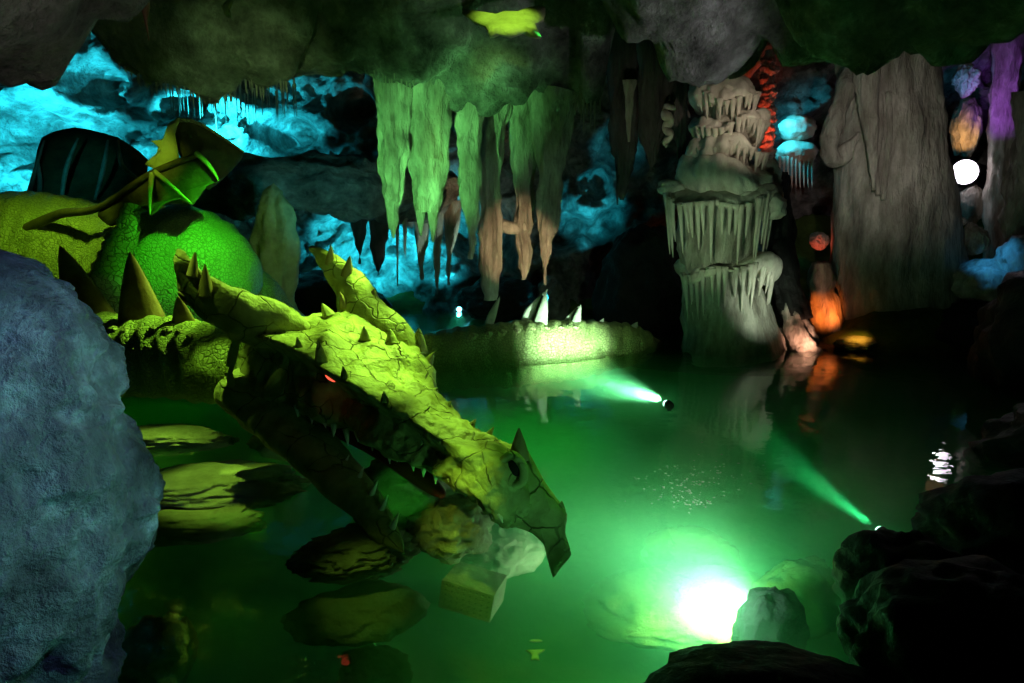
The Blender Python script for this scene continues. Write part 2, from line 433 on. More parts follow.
# neck spikes
def spike(b, tip, r, parent, name='spike', mat='spike', flat=.45, bend=None, n=14):
    return cone(b, tip, r, None, n, bend, flat, 5, up=V((0, 1, .01))).build(name, mat, parent)
spike(at(88, 322, 7.75), at(60, 246, 7.75), .30, dragon, bend=(.03, 0, -.05))
spike(at(143, 326, 7.4), at(130, 252, 7.4), .25, dragon, bend=(.0, 0, -.03))
spike(at(40, 312, 8.1), at(38, 268, 8.1), .2, dragon)
spike(at(186, 333, 7.15), at(178, 296, 7.1), .14, dragon)

# tail fins, pale and curved like shark fins
def fin(pts, y, name='tail_fin', thick=.03, mat='fin', parent=None, **k):
    return pillow([at(a, b, y) for a, b in pts], thick, 4, 3, **k).build(name, mat, parent or dragon)
fin([(484, 326), (489, 312), (500, 296), (498, 309), (493, 326)], 11.9)
fin([(519, 330), (525, 310), (538, 297), (548, 289), (541, 304), (535, 330)], 12.15)
fin([(531, 332), (537, 312), (546, 290), (548, 312), (546, 332)], 12.0)
fin([(558, 332), (566, 317), (581, 305), (574, 332)], 12.4)
fin([(569, 332), (574, 316), (581, 304), (581, 320), (582, 334)], 12.25)
fin([(588, 336), (596, 324), (604, 318), (603, 328), (603, 338)], 12.5)
fin([(622, 338), (630, 326), (638, 322), (636, 340)], 12.9)

# forelimb standing between shoulder and belly, with finger-like ribs
mb = loft([(at(132, 205, 8.9), .10, .10), (at(126, 235, 8.8), .15, .14), (at(112, 262, 8.75), .20, .17), (at(113, 300, 8.6), .26, .2), (at(120, 345, 8.3), .28, .22)], 28, 8,
          disp=lambda p, th, t: .02 * math.sin(p.z * 55) * (1 if .15 < t < .7 else .2) + .02 * fbm(p, 3, 3))
mb.build('forelimb', 'skin', dragon)

# ---- wings
def wing_tube(pts, rs, parent, name='finger_bone', mat='skin'):
    return loft([(at(*p), r, r) for p, r in zip(pts, rs)], 10, 6, up=V((0, 1, .01))).build(name, mat, parent)
wing = empty('wing', at(110, 230, 9.3), None, None); wing.parent = dragon; wing.location = at(110, 230, 9.3) - V(dragon.location)
pillow([at(*p) for p in [(98, 213, 9.2), (128, 190, 9.1), (160, 171, 8.95), (198, 154, 8.9), (212, 168, 8.85), (219, 181, 8.85), (207, 186, 8.8), (193, 205, 8.75), (181, 199, 8.7), (166, 203, 8.7), (151, 216, 8.65), (146, 209, 8.7), (131, 213, 8.8), (112, 226, 8.9), (104, 222, 9.1)]], .022, 5, 3, curve=.12).build('membrane', 'membrane', wing)
pillow([at(*p) for p in [(176, 121, 9.3), (190, 118, 9.3), (215, 134, 9.45), (244, 153, 9.6), (230, 172, 9.6), (208, 190, 9.4), (196, 162, 9.2), (182, 160, 9.15), (175, 140, 9.2)]], .03, 5, 3, curve=-.1).build('membrane', 'membrane', wing)
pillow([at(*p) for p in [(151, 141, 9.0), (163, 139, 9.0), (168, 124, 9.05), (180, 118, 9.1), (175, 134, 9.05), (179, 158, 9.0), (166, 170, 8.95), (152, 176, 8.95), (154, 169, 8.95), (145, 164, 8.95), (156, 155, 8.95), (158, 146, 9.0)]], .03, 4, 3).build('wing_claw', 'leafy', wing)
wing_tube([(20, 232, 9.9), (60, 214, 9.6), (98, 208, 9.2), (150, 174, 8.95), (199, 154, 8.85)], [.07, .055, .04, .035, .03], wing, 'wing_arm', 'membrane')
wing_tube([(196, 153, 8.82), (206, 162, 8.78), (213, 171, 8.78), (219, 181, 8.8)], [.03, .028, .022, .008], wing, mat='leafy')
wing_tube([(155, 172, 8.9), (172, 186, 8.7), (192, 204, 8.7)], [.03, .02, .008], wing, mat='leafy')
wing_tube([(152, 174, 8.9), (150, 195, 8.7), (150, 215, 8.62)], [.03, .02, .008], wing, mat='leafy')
wing_tube([(176, 120, 9.26), (200, 124, 9.33), (244, 152, 9.55)], [.025, .02, .01], wing)

far = empty('wing', at(90, 200, 12), None, None); far.parent = dragon; far.location = at(90, 200, 12) - V(dragon.location)
pillow([at(*p) for p in [(20, 235, 11.4), (32, 180, 11.9), (42, 138, 12.3), (75, 128, 12.5), (118, 138, 12.5), (148, 160, 12.4), (140, 190, 12.0), (110, 215, 11.6), (60, 240, 11.4)]], .06, 5, 3, curve=.2).build('membrane', 'membrane', far)
for a in ([(20, 235), (30, 190), (44, 140)], [(37, 215), (40, 185), (38, 160)], [(60, 215), (66, 170), (78, 138)], [(95, 200), (103, 170), (108, 140)], [(140, 180), (122, 165), (118, 140)]):
    wing_tube([(p[0], p[1], 11.55 + .0035 * (235 - p[1])) for p in a], [.02, .035, .015], far, mat='fin')

# ---- head: sections from nape to beak; far edge, ridge, near brow, brow recess, near lip, palate, far lip, far cheek
SECT = [
 [(362, 340, 7.1), (310, 322, 6.85), (243, 318, 6.35), (243, 345, 6.5), (240, 378, 6.5), (275, 392, 6.8), (335, 380, 7.2), (362, 362, 7.25)],
 [(388, 330, 7.0), (325, 312, 6.75), (256, 331, 6.18), (262, 350, 6.36), (256, 392, 6.3), (300, 402, 6.65), (360, 390, 7.1), (388, 358, 7.15)],
 [(414, 345, 6.85), (362, 325, 6.55), (289, 345, 5.98), (296, 362, 6.16), (284, 405, 6.08), (335, 415, 6.45), (392, 395, 6.9), (414, 372, 6.98)],
 [(431, 360, 6.6), (392, 350, 6.28), (326, 369, 5.76), (334, 385, 5.92), (318, 418, 5.86), (370, 428, 6.2), (422, 410, 6.6), (432, 386, 6.7)],
 [(434, 388, 6.3), (412, 378, 6.02), (368, 393, 5.56), (372, 408, 5.66), (355, 438, 5.6), (398, 448, 5.95), (430, 432, 6.3), (438, 410, 6.38)],
 [(452, 409, 6.0), (438, 404, 5.78), (408, 416, 5.38), (410, 432, 5.44), (395, 456, 5.38), (428, 464, 5.68), (450, 452, 6.0), (456, 430, 6.08)],
 [(480, 429, 5.68), (464, 426, 5.46), (442, 440, 5.16), (442, 457, 5.20), (434, 476, 5.16), (458, 486, 5.4), (478, 474, 5.66), (484, 450, 5.75)],
 [(513, 446, 5.42), (500, 445, 5.2), (484, 455, 4.98), (480, 476, 4.96), (471, 494, 4.95), (488, 506, 5.12), (506, 496, 5.36), (516, 470, 5.44)],
 [(531, 462, 5.3), (523, 462, 5.12), (512, 474, 4.95), (507, 495, 4.92), (497, 514, 4.92), (506, 524, 5.04), (520, 516, 5.26), (532, 490, 5.32)],
 [(543, 492, 5.18), (540, 492, 5.1), (535, 498, 5.0), (532, 508, 4.98), (528, 518, 4.98), (532, 522, 5.04), (538, 518, 5.15), (543, 505, 5.18)],
]
head = empty('head', at(330, 400, 6.3), None, None); head.parent = dragon; head.location = at(330, 400, 6.3) - V(dragon.location)
def surf(rows, mu, mv, disp=None, sharp=.35):
    R1 = spline([[at(*p) for p in r] for r in rows], mu)
    out = []
    for r in R1:
        n = len(r); ring = []
        for i in range(n):
            a, b, c, d = r[i - 1], r[i], r[(i + 1) % n], r[(i + 2) % n]
            for k in range(mv):
                t = k / mv; ring.append(cr(a, b, c, d, t).lerp(b.lerp(c, t), sharp))
        out.append(ring)
    n = len(out[0]); N = len(out); mb = MB(); vs = []; fs = []
    for ring in out:
        cen = sum(ring, V()) / n
        for p in ring:
            q = p + (p - cen).normalized() * disp(p) if disp else p
            vs.append(q)
    for i in range(N - 1):
        for k in range(n):
            k2 = (k + 1) % n; fs.append((i * n + k, i * n + k2, (i + 1) * n + k2, (i + 1) * n + k))
    vs.append(sum(out[0], V()) / n); vs.append(sum(out[-1], V()) / n); c0 = len(vs) - 2
    for k in range(n):
        k2 = (k + 1) % n; fs.append((c0, k2, k)); fs.append((c0 + 1, (N - 1) * n + k, (N - 1) * n + k2))
    return mb.add(vs, fs)
hd = lambda p: .04 * fbm(p, 3.2, 4) + .05 * (ridge(p, 2.1, 4) - .55) + .022 * fbm(p, 9, 4) - .02 * max(0, fbm(p + V((3, 3, 3)), 6, 3))
surf(SECT, 18, 14, hd).build('skull', 'plate', head)
# beak blade hooking down to the water
pillow([at(*p) for p in [(514, 452, 5.12), (524, 445, 5.15), (532, 458, 5.12), (545, 482, 5.06), (556, 497, 5.02), (567, 514, 4.98), (565, 532, 4.96), (571, 554, 4.93), (561, 567, 4.93), (553, 577, 4.92), (548, 561, 4.93), (545, 546, 4.94), (532, 533, 4.96), (515, 527, 4.97), (499, 526, 4.98), (503, 505, 4.98), (508, 475, 5.05)]], .055, 5, 3).build('beak', 'plate', head)
cone(at(519, 460, 5.1), at(519, 428, 5.12), .075, None, 12, None, .6, up=V((0, 1, .01))).build('nose_horn', 'horn', head)
rock(at(513, 469, 4.965), (.055, .03, .06), 3, 3, .1).build('nostril', 'nostril', head)  # solid black lump, the hollow's shade is its colour
loft([(at(500, 462, 4.97), .03, .03), (at(512, 455, 4.96), .035, .03), (at(523, 466, 4.95), .03, .03), (at(522, 482, 4.93), .03, .03), (at(508, 487, 4.93), .025, .025)], 12, 5).build('nostril_rim', 'plate', head)
# horns: (near, pronged) and (far, tall)
hdisp = lambda p, th, t: .02 * fbm(p, 5, 3) + .02 * (ridge(p, 4, 2) - .5)
mb = loft([(at(318, 350, 6.45), .1, .08), (at(282, 330, 6.36), .19, .14), (at(250, 318, 6.24), .2, .14), (at(222, 306, 6.15), .17, .12), (at(198, 287, 6.1), .14, .07), (at(187, 270, 6.06), .085, .05), (at(178, 249, 6.02), .015, .015)], 22, 7, V((0, 1, .01)), disp=hdisp)
mb.build('horn', 'plate', head)
hb = [c for c in head.children if c.name.startswith('horn')][0]
cone(at(192, 276, 6.04), at(195, 252, 6.02), .05, None, 10, None).build('prong', 'horn', hb)
cone(at(206, 296, 6.06), at(205, 264, 6.02), .065, None, 10, None).build('prong', 'horn', hb)
cone(at(190, 300, 6.1), at(177, 292, 6.02), .05, None, 10, None).build('prong', 'horn', hb)
mb = loft([(at(402, 362, 6.75), .22, .2), (at(382, 338, 6.8), .24, .18), (at(362, 312, 6.95), .2, .15), (at(350, 286, 7.1), .15, .12), (at(332, 265, 7.2), .10, .085), (at(311, 247, 7.3), .025, .025)], 22, 7, V((0, 1, .01)), disp=hdisp)
hf = mb.build('horn', 'plate', head)
for b, t, r in (((330, 264, 7.15), (331, 245, 7.1), .05), ((347, 276, 7.08), (350, 256, 7.05), .06), ((368, 305, 6.95), (374, 289, 6.95), .06), ((345, 308, 6.9), (340, 292, 6.9), .05)):
    cone(at(*b), at(*t), r, None, 10, None).build('prong', 'horn', hf)
# brow and crest spikes
for b, t, r in (((418, 352, 6.75), (419, 328, 6.75), .09), ((426, 366, 6.6), (434, 352, 6.6), .07), ((446, 410, 5.95), (451, 401, 5.95), .055), ((322, 362, 5.86), (318, 340, 5.82), .055),
                ((392, 345, 6.4), (390, 328, 6.45), .06), ((330, 318, 6.65), (322, 303, 6.7), .07), ((365, 340, 6.35), (364, 326, 6.35), .05), ((470, 428, 5.6), (476, 419, 5.6), .04), ((488, 436, 5.4), (494, 427, 5.4), .035), ((430, 395, 6.15), (438, 388, 6.15), .06),
                ((300, 350, 6.0), (297, 337, 6.0), .04), ((345, 378, 5.7), (343, 366, 5.7), .035), ((385, 402, 5.5), (384, 391, 5.5), .035), ((560, 502, 5.0), (566, 511, 4.98), .02)):
    cone(at(*b), at(*t), r, None, 10, None, .8).build('spike', 'plate', head)
# eye
rock(at(331, 377.5, 5.795), (.05, .03, .02), 1, 3, .03, rot=-.4, tilt=(0, .5)).build('eye', 'eye', head, 'glowing red eye')
# upper teeth
for px, py, l in ((297, 408, 9), (312, 413, 11), (323, 420, 8), (334, 427, 10), (346, 432, 14), (357, 434, 8), (373, 442, 9), (388, 450, 14), (398, 454, 8), (412, 461, 10), (424, 468, 9), (436, 473, 11), (447, 474, 8), (458, 482, 12), (471, 488, 9), (477, 492, 12), (490, 504, 15), (498, 514, 9)):
    y = 6.1 - (px - 284) * .0056
    cone(at(px, py - 3, y + .02), at(px + 2 + random.uniform(-3, 3), py + l, y - .02), .028, None, 8, None).build('tooth', 'tooth', head)
# dark red throat and tongue
loft([(at(300, 405, 6.5), .22, .07), (at(380, 445, 6.05), .17, .05), (at(432, 487, 5.55), .08, .03), (at(442, 497, 5.4), .02, .012)], 16, 6).build('tongue', 'mouth', head)
# lower jaw, dropped open
jd = lambda p, th, t: .03 * fbm(p, 4, 3)
mb = loft([(at(240, 385, 6.55), .26, .2), (at(270, 412, 6.35), .27, .17), (at(315, 452, 5.95), .22, .14), (at(355, 495, 5.55), .16, .11), (at(386, 532, 5.25), .1, .08), (at(404, 553, 5.08), .02, .02)], 28, 8, disp=jd)
jaw = mb.build('lower_jaw', 'plate', head)
for px, py in ((345, 462), (360, 474), (374, 487), (384, 502), (395, 520)):
    cone(at(px - 3, py + 8, 5.75 - (px - 345) * .011), at(px + 4, py - 7, 5.75 - (px - 345) * .011), .026, None, 8, None).build('tooth', 'tooth', jaw)
# pale frill strands behind the jaw
for a in ([(230, 332), (236, 345), (233, 362), (228, 378)], [(238, 338), (232, 352), (228, 366)], [(228, 372), (232, 385), (234, 398)]):
    loft([(at(p[0], p[1], 6.3), .035 * (1 - i / 5), .02) for i, p in enumerate(a)], 8, 5, V((0, 1, .01))).build('frill_strand', 'leafy', head)

# ================================================================== ROCKS
def rock_thing(name, label, c, r, mat, cat='rock', group=None, **k):
    o = rock(c, r, **k).build(name, mat); return tag(o, label, cat, group)

# big blue boulder, near left
prof = [(py, -60, e + 60 - 14) for py, e in ((243, -22), (250, 4), (262, 34), (280, 58), (300, 74), (350, 100), (400, 122), (450, 140), (500, 151), (545, 156), (590, 150), (640, 133), (690, 118), (760, 100), (850, 80))]
YB = 2.4
mb = loft([(at(cx, py, YB), w * pxm(YB), w * pxm(YB) * 1.1) for py, cx, w in prof], 190, 16, V((0, 1, 0)),
          disp=lambda p, th, t: .035 * fbm(p, 2.2, 3) + .07 * (ridge(p + V((2, 5, 1)), 1.8, 4) - .6) + .035 * fbm(p + V((5, 5, 5)), 6, 4) - .03 * max(0, fbm(p, 4, 3)) + .01 * fbm(p, 20, 3))
tag(mb.build('boulder', 'boulder'), 'large bluish boulder closest to the viewer at the left of the pool', 'rock')

for nm, lb, (px, py, z), r, k in (
    ('rock_slab', 'flat yellow-green lit slab with a dark undercut edge below the dragon\'s neck', (212, 487, .02), (.75, .42, .16), dict(seed=1, flat=.3, layers=.12, rot=.1)),
    ('rock_slab', 'small dim green slab at the boulder\'s edge under the dragon\'s neck', (165, 440, .0), (.7, .3, .14), dict(seed=2, flat=.3, layers=.1)),
    ('rock_slab', 'small bright green rock top poking out below the dragon\'s jaw hinge', (282, 444, .0), (.30, .18, .16), dict(seed=3, flat=.2)),
    ('rock_slab', 'long low dark slab half sunk below the flat lit slab', (185, 522, -.1), (.6, .3, .13), dict(seed=4, flat=.3, layers=.1)),
    ('rock_slab', 'ridged dim olive slab lying under the tip of the dragon\'s lower jaw', (362, 552, .0), (.42, .26, .16), dict(seed=5, flat=.2, layers=.2, rot=.3)),
    ('rock', 'bright green rock behind the dragon\'s dropped lower jaw', (408, 498, .15), (.42, .34, .36), dict(seed=6, amp=.18, layers=.1)),
    ('rock', 'knobbly yellow rock like folded roots beneath the dragon\'s teeth', (452, 527, .02), (.32, .26, .22), dict(seed=7, amp=.3, freq=1.6, rot=.5)),
    ('submerged_rock', 'submerged yellow-green slab in front of the dragon\'s lower jaw', (360, 612, -.35), (.46, .3, .16), dict(seed=8, flat=.3, rot=.3)),
    ('submerged_rock', 'small submerged olive rock at the bottom of the pool nearest the viewer', (372, 672, -.4), (.22, .2, .14), dict(seed=9)),
    ('submerged_rock', 'rounded submerged rock just right of the big blue boulder\'s foot', (160, 655, -.35), (.22, .3, .25), dict(seed=10)),
    ('submerged_rock', 'smooth pale green sunken rock below the dragon\'s beak', (500, 552, -.45), (.36, .3, .2), dict(seed=11, amp=.12)),
    ('submerged_rock', 'olive sunken rock in the dark water right of the brightest underwater lamp', (800, 600, -.6), (.34, .28, .3), dict(seed=12)),
    ('submerged_rock', 'added dark sunken rock blocking the right side of the brightest underwater glow', (770, 630, -.46), (.24, .18, .32), dict(seed=14)),  # occluder added to give the glow its hard right edge
    ('submerged_rock', 'broad sunken stone flooded white by the brightest underwater lamp', (692, 606, -.66), (.85, .60, .18), dict(seed=15, amp=.12, flat=.25)),
    ('submerged_rock', 'low olive sunken rock behind the brightest underwater lamp', (690, 555, -.75), (.42, .3, .22), dict(seed=13))):
    rock_thing(nm, lb, onwater(px, py, z), r, {14: 'shaded_wetrock', 15: 'bed', 12: 'bed', 13: 'bed'}.get(k['seed'], 'slab'), **k)

# sunken crate with a grid of slots
c0 = onwater(474, 590, -.42); crate = empty('crate', c0 + V((0, 0, -.2)), 'sunken box with a grid of small slots lying under the dragon\'s beak', 'crate')
def boxmb(c, h, rot=0.0, tilt=0.0, mb=None):
    mb = mb or MB(); M = Matrix.Rotation(rot, 3, 'Z') @ Matrix.Rotation(tilt, 3, 'Y'); s = [(-1, -1, -1), (1, -1, -1), (1, 1, -1), (-1, 1, -1), (-1, -1, 1), (1, -1, 1), (1, 1, 1), (-1, 1, 1)]
    return mb.add([V(c) + M @ V((a * h[0], b * h[1], d * h[2])) for a, b, d in s], [(0, 3, 2, 1), (4, 5, 6, 7), (0, 1, 5, 4), (1, 2, 6, 5), (2, 3, 7, 6), (3, 0, 4, 7)])
boxmb(c0, (.20, .15, .11), -.3, .15).build('box_body', 'slab', crate, smooth=False)
boxmb(c0 + Matrix.Rotation(-.3, 3, 'Z') @ V((0, -.152, 0)), (.19, .004, .10), -.3, .15).build('slot_shade_panel', 'nostril', crate, smooth=False)  # black sheet behind the bars, painted as the slots' shade
mb = MB(); MM = Matrix.Rotation(-.3, 3, 'Z') @ Matrix.Rotation(.15, 3, 'Y')
for i in range(9): boxmb(c0 + MM @ V((-.19 + i * .0475, -.162, 0)), (.014, .014, .11), -.3, .15, mb)
for i in range(6): boxmb(c0 + MM @ V((0, -.165, -.1 + i * .04)), (.2, .014, .010), -.3, .15, mb)
mb.build('slot_grid', 'slab', crate, smooth=False)

# pale scrap on the bed
c1 = onwater(535, 655, -.12)
sc = pillow([c1 + V(p) for p in [(-.055, .05, .0), (0, .035, .01), (.06, .055, .0), (.045, .03, .0), (.02, .0, .0), (.025, -.06, 0), (0, -.045, 0), (-.025, -.055, .0), (-.018, .0, 0), (-.035, .025, 0)]], .006, 3, 2, V((0, 0, 1)))
tag(sc.build('scrap', 'paper'), 'small pale cross-shaped scrap floating in the green water near the viewer', 'scrap')
tag(pillow([onwater(536, 641, -.1) + V((.04 * math.cos(a * .7), .015 * math.sin(a * .7), 0)) for a in range(9)], .005, 3, 2, V((0, 0, 1))).build('scrap', 'paper'), 'tiny pale oval scrap just above the cross-shaped one', 'scrap')

# foam flecks on the surface
mb = MB()
for i in range(150):
    cx, cy, sx, sy = random.choice(((680, 487, 22, 9), (690, 502, 22, 7), (720, 470, 40, 14), (690, 480, 60, 20)))
    p = onwater(random.gauss(cx, sx * .6), random.gauss(cy, sy * .6), .002); r = random.uniform(.004, .014)
    pillow([p + V((r * math.cos(a * 1.05) * random.uniform(.6, 1.4), r * math.sin(a * 1.05) * random.uniform(.6, 1.4), 0)) for a in range(6)], .003, 2, 1, V((0, 0, 1)), mb)
tag(mb.build('foam', 'foam'), 'patch of pale foam flecks floating in the middle of the pool', 'foam', kind='stuff')

# right-hand dark foreground
for lb, c, r, k in (
    ('black rounded rock breaking the surface along the bottom edge of the pool', onwater(765, 700, -.06), (.62, .38, .22), dict(seed=20, amp=.12)),
    ('dark wet boulder with a ragged grey top at the right of the pool', onwater(905, 590, -.1), (.42, .38, .36), dict(seed=21, amp=.25)),
    ('black wet boulder on the right shore, nearest the viewer', onwater(985, 660, 0), (.75, .6, .5), dict(seed=22)),
    ('black boulder on the right shore behind the grey-topped one', onwater(1035, 545, 0), (.8, .7, .42), dict(seed=23)),
    ('black boulder on the right shore below the white lamp\'s reflection', onwater(1105, 455, 0), (1.1, 1.0, .5), dict(seed=24))):
    rock_thing('wet_boulder', lb, c, r, 'shaded_wetrock', **k)
tag(pillow([onwater(905, 590, .28) + V(p) for p in [(-.14, .04, .0), (-.02, .07, .01), (.05, .10, .02), (.18, .09, .03), (.19, .02, .0), (.08, .0, 0), (.02, -.1, -.03), (-.05, -.05, 0), (-.08, .0, 0)]], .035, 4, 3, V((0, -.3, 1))).build('rock_fragment', 'boulder'), 'ragged pale grey stone resting on the dark boulder at the right', 'rock')

# ================================================================== STALACTITES
def flutes(k, amp):
    return lambda th, t: 1 + amp * math.sin(k * th + 3 * math.sin(t * 4)) + amp * .6 * math.sin((k * 2 + 1) * th + 1)
def stal(label, rows, y, mat='flow', name='stalactite', group=None, n=52, k=7, amp=.05, depth=.85, dn=.05, cat='stalactite', sub=15):
    """rows: (py, left px, right px) downwards"""
    path = [(at((a + b) / 2, py, y), max((b - a) / 2, .3) * pxm(y), max((b - a) / 2, .3) * pxm(y) * depth) for py, a, b in rows]
    mb = loft(path, n, sub, V((0, 1, 0)), sec=flutes(k, amp), disp=lambda p, th, t: (dn * fbm(V((p.x * 2.5, p.y * 2.5, p.z)), 1.4, 3) + .06 * (.25 - abs(fbm(V((p.x * 4.5, p.y * 4.5, p.z * .5)), 1, 3))) + .035 * fbm(V((p.x, p.y, p.z * .6)), 7, 4)) * min(1, max(b - a for _, a, b in rows) * pxm(y) * 2.2))
    return tag(mb.build(name, mat), label, cat, group)
stal('broad green stalactite, leftmost of the big row, with one long pointed tip', [(58, 372, 415), (90, 376, 410), (120, 378, 409), (152, 378, 408), (175, 381, 405), (195, 386, 403), (207, 388, 401), (225, 391, 397), (238, 393, 394)], 10.2)
o = stal('green stalactite with a forked tip, second from the left in the big row', [(75, 404, 452), (110, 407, 449), (150, 409, 447), (180, 412, 442), (200, 414, 439), (212, 415, 438)], 10.4)
for rw in ([(195, 414, 426), (215, 416, 425), (236, 420, 422)], [(195, 425, 440), (218, 428, 438), (242, 432, 434)]):
    mb = loft([(at((a + b) / 2, py, 10.4), (b - a) / 2 * pxm(10.4), (b - a) / 2 * pxm(10.4)) for py, a, b in rw], 18, 7, V((0, 1, 0))); mb.build('tip', 'flow', o)
stal('slender green stalactite with a knobbly side, third in the big row', [(95, 455, 488), (120, 457, 483), (150, 459, 481), (180, 461, 480), (215, 463, 479), (240, 466, 476), (259, 470, 471)], 10.5)
stal('brown stalactite column whose pale lower half reaches down to the dark', [(95, 476, 512), (130, 479, 503), (170, 480, 501), (220, 480, 502), (260, 481, 501), (278, 483, 500), (300, 486, 498)], 11.0)
o = stal('broad green and tan stalactite, rightmost of the big row', [(90, 528, 585), (115, 532, 572), (150, 535, 567), (180, 537, 562), (210, 537, 558), (240, 538, 554), (262, 541, 551), (285, 545, 547)], 10.8)
o = stal('dark slanting stalactite between the brown column and the rightmost big one', [(95, 505, 548), (120, 508, 543), (160, 511, 536), (200, 514, 533), (230, 514, 531), (262, 517, 530), (280, 520, 528)], 11.2)
loft([(at(498, 224, 11.1), .1, .1), (at(512, 228, 11.15), .09, .09), (at(524, 226, 11.2), .1, .1)], 14, 5).build('bridge', 'flow', o)

# mid-distance stalactites above the cyan pocket
for lb, rows, y, mt in (
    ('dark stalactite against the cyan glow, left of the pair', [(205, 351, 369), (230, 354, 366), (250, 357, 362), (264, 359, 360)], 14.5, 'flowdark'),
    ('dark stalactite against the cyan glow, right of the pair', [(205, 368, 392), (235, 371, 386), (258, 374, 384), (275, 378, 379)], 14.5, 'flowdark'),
    ('thin cyan stalactite left of the long one over the far water', [(200, 412, 430), (235, 416, 427), (258, 418, 424), (280, 421, 422)], 15, 'flow'),
    ('long cyan stalactite almost touching the far water', [(190, 428, 446), (225, 432, 443), (260, 434, 440), (294, 437, 438)], 14.8, 'flow'),
    ('blunt cyan stalactite right of the longest far one', [(200, 441, 462), (235, 444, 457), (262, 446, 452), (285, 448, 450)], 15, 'flow'),
    ('hair-thin stalactite in front of the cyan pocket', [(200, 394, 400), (240, 396, 399), (288, 397, 398)], 14.2, 'flow'),
    ('short thin stalactite beside the hair-thin one', [(200, 401, 409), (235, 403, 407), (262, 405, 406)], 14.4, 'flow'),
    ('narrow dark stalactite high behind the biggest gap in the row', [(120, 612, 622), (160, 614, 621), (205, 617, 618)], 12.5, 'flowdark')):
    stal(lb, rows, y, mt, n=22, k=5, sub=10)

# dark draperies between the green row and the pale column
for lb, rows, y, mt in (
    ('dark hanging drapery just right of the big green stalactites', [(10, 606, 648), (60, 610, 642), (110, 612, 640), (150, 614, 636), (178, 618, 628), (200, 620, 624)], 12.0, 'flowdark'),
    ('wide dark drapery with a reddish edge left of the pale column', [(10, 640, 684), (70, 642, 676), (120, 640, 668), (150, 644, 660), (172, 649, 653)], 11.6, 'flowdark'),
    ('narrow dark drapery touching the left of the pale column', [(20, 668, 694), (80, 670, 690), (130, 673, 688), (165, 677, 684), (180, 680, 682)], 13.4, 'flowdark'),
    ('pale drip-covered stalactite strip on the first dark drapery', [(80, 623, 636), (100, 625, 633), (125, 626, 632), (142, 628, 630)], 11.6, 'flow')):
    stal(lb, rows, y, mt, k=8, amp=.1)
# pale twisted stalactite
pts = []
for i in range(22):
    t = i / 21; pts.append((at(668 + 2.6 * math.cos(t * 17), 106 + 40 * t, 11.2) + V((0, .06 * math.sin(t * 15), 0)), (.075 + .02 * math.sin(t * 31)) * (1 - .6 * t), .07 * (1 - .6 * t)))
tag(loft(pts, 10, 3, V((0, 1, .01))).build('stalactite', 'cream'), 'small pale twisted stalactite on the dark drapery', 'stalactite')

# thin straws: one made, the rest copied
straw = loft([(V((0, 0, .12)), .016, .016), (V((0, 0, 0)), .011, .011), (V((0, 0, -.2)), .008, .008), (V((0, 0, -.34)), .002, .002)], 8, 3, V((0, 1, 0))).build('straw_stalactite', 'flow')
first = True
def straws(label, group, spots):
    global first
    for px, py, y, s in spots:
        p = at(px, py, y)
        if first: o = straw; first = False
        else: o = straw.copy(); COL.objects.link(o)
        o.location = p - V((0, 0, .30 * s)); o.scale = (1 + .5 * random.random(), 1, s); tag(o, label, 'stalactite', group)
rs = random.Random(3)
def hits(px, py, y0=3.0, y1=13.0):
    y = y0
    while y < y1:
        p = at(px, py, y)
        if p.z >= ceil_z(p.x, p.y): return y
        y += .08
    return None
def edge(px, lo=20, hi=140):
    py = lo; last = None
    while py < hi:
        y = hits(px, py)
        if y is None and last: return last
        if y: last = (py, y)
        py += 1.5
    return last or (60, 9.2)
def fringe(label, group, xs, l0, l1, up=3):
    sp = []
    for px in xs:
        px += rs.uniform(-2, 2); py, y = edge(px); py -= rs.uniform(0, up); y = hits(px, py) or y
        sp.append((px, py, y + .03, rs.uniform(l0, l1)))
    straws(label, group, sp)
fringe('short thin straw stalactite hanging from the dark ledge at the upper left', 'straws under the dark ledge', [120 + 4.0 * i for i in range(44)], .2, .62, 5)
straws('cyan-lit straw stalactite on the far wall behind the dark ledge', 'straws on the cyan wall', [(170 + 3.6 * i + rs.uniform(-2, 2), 96 + rs.uniform(-5, 8), 15.8 + rs.uniform(-.2, .2), rs.uniform(.8, 1.7)) for i in range(36)])
fringe('thin green straw stalactite in the cluster above the leftmost big stalactite', 'straws above the big row', [374 + 2.4 * i for i in range(34)], .3, 1.0, 16)
fringe('thin straw stalactite hanging at the right end of the green ceiling', 'straws at the ceiling corner', [570 + 2.9 * i for i in range(11)], .6, 1.5, 12)

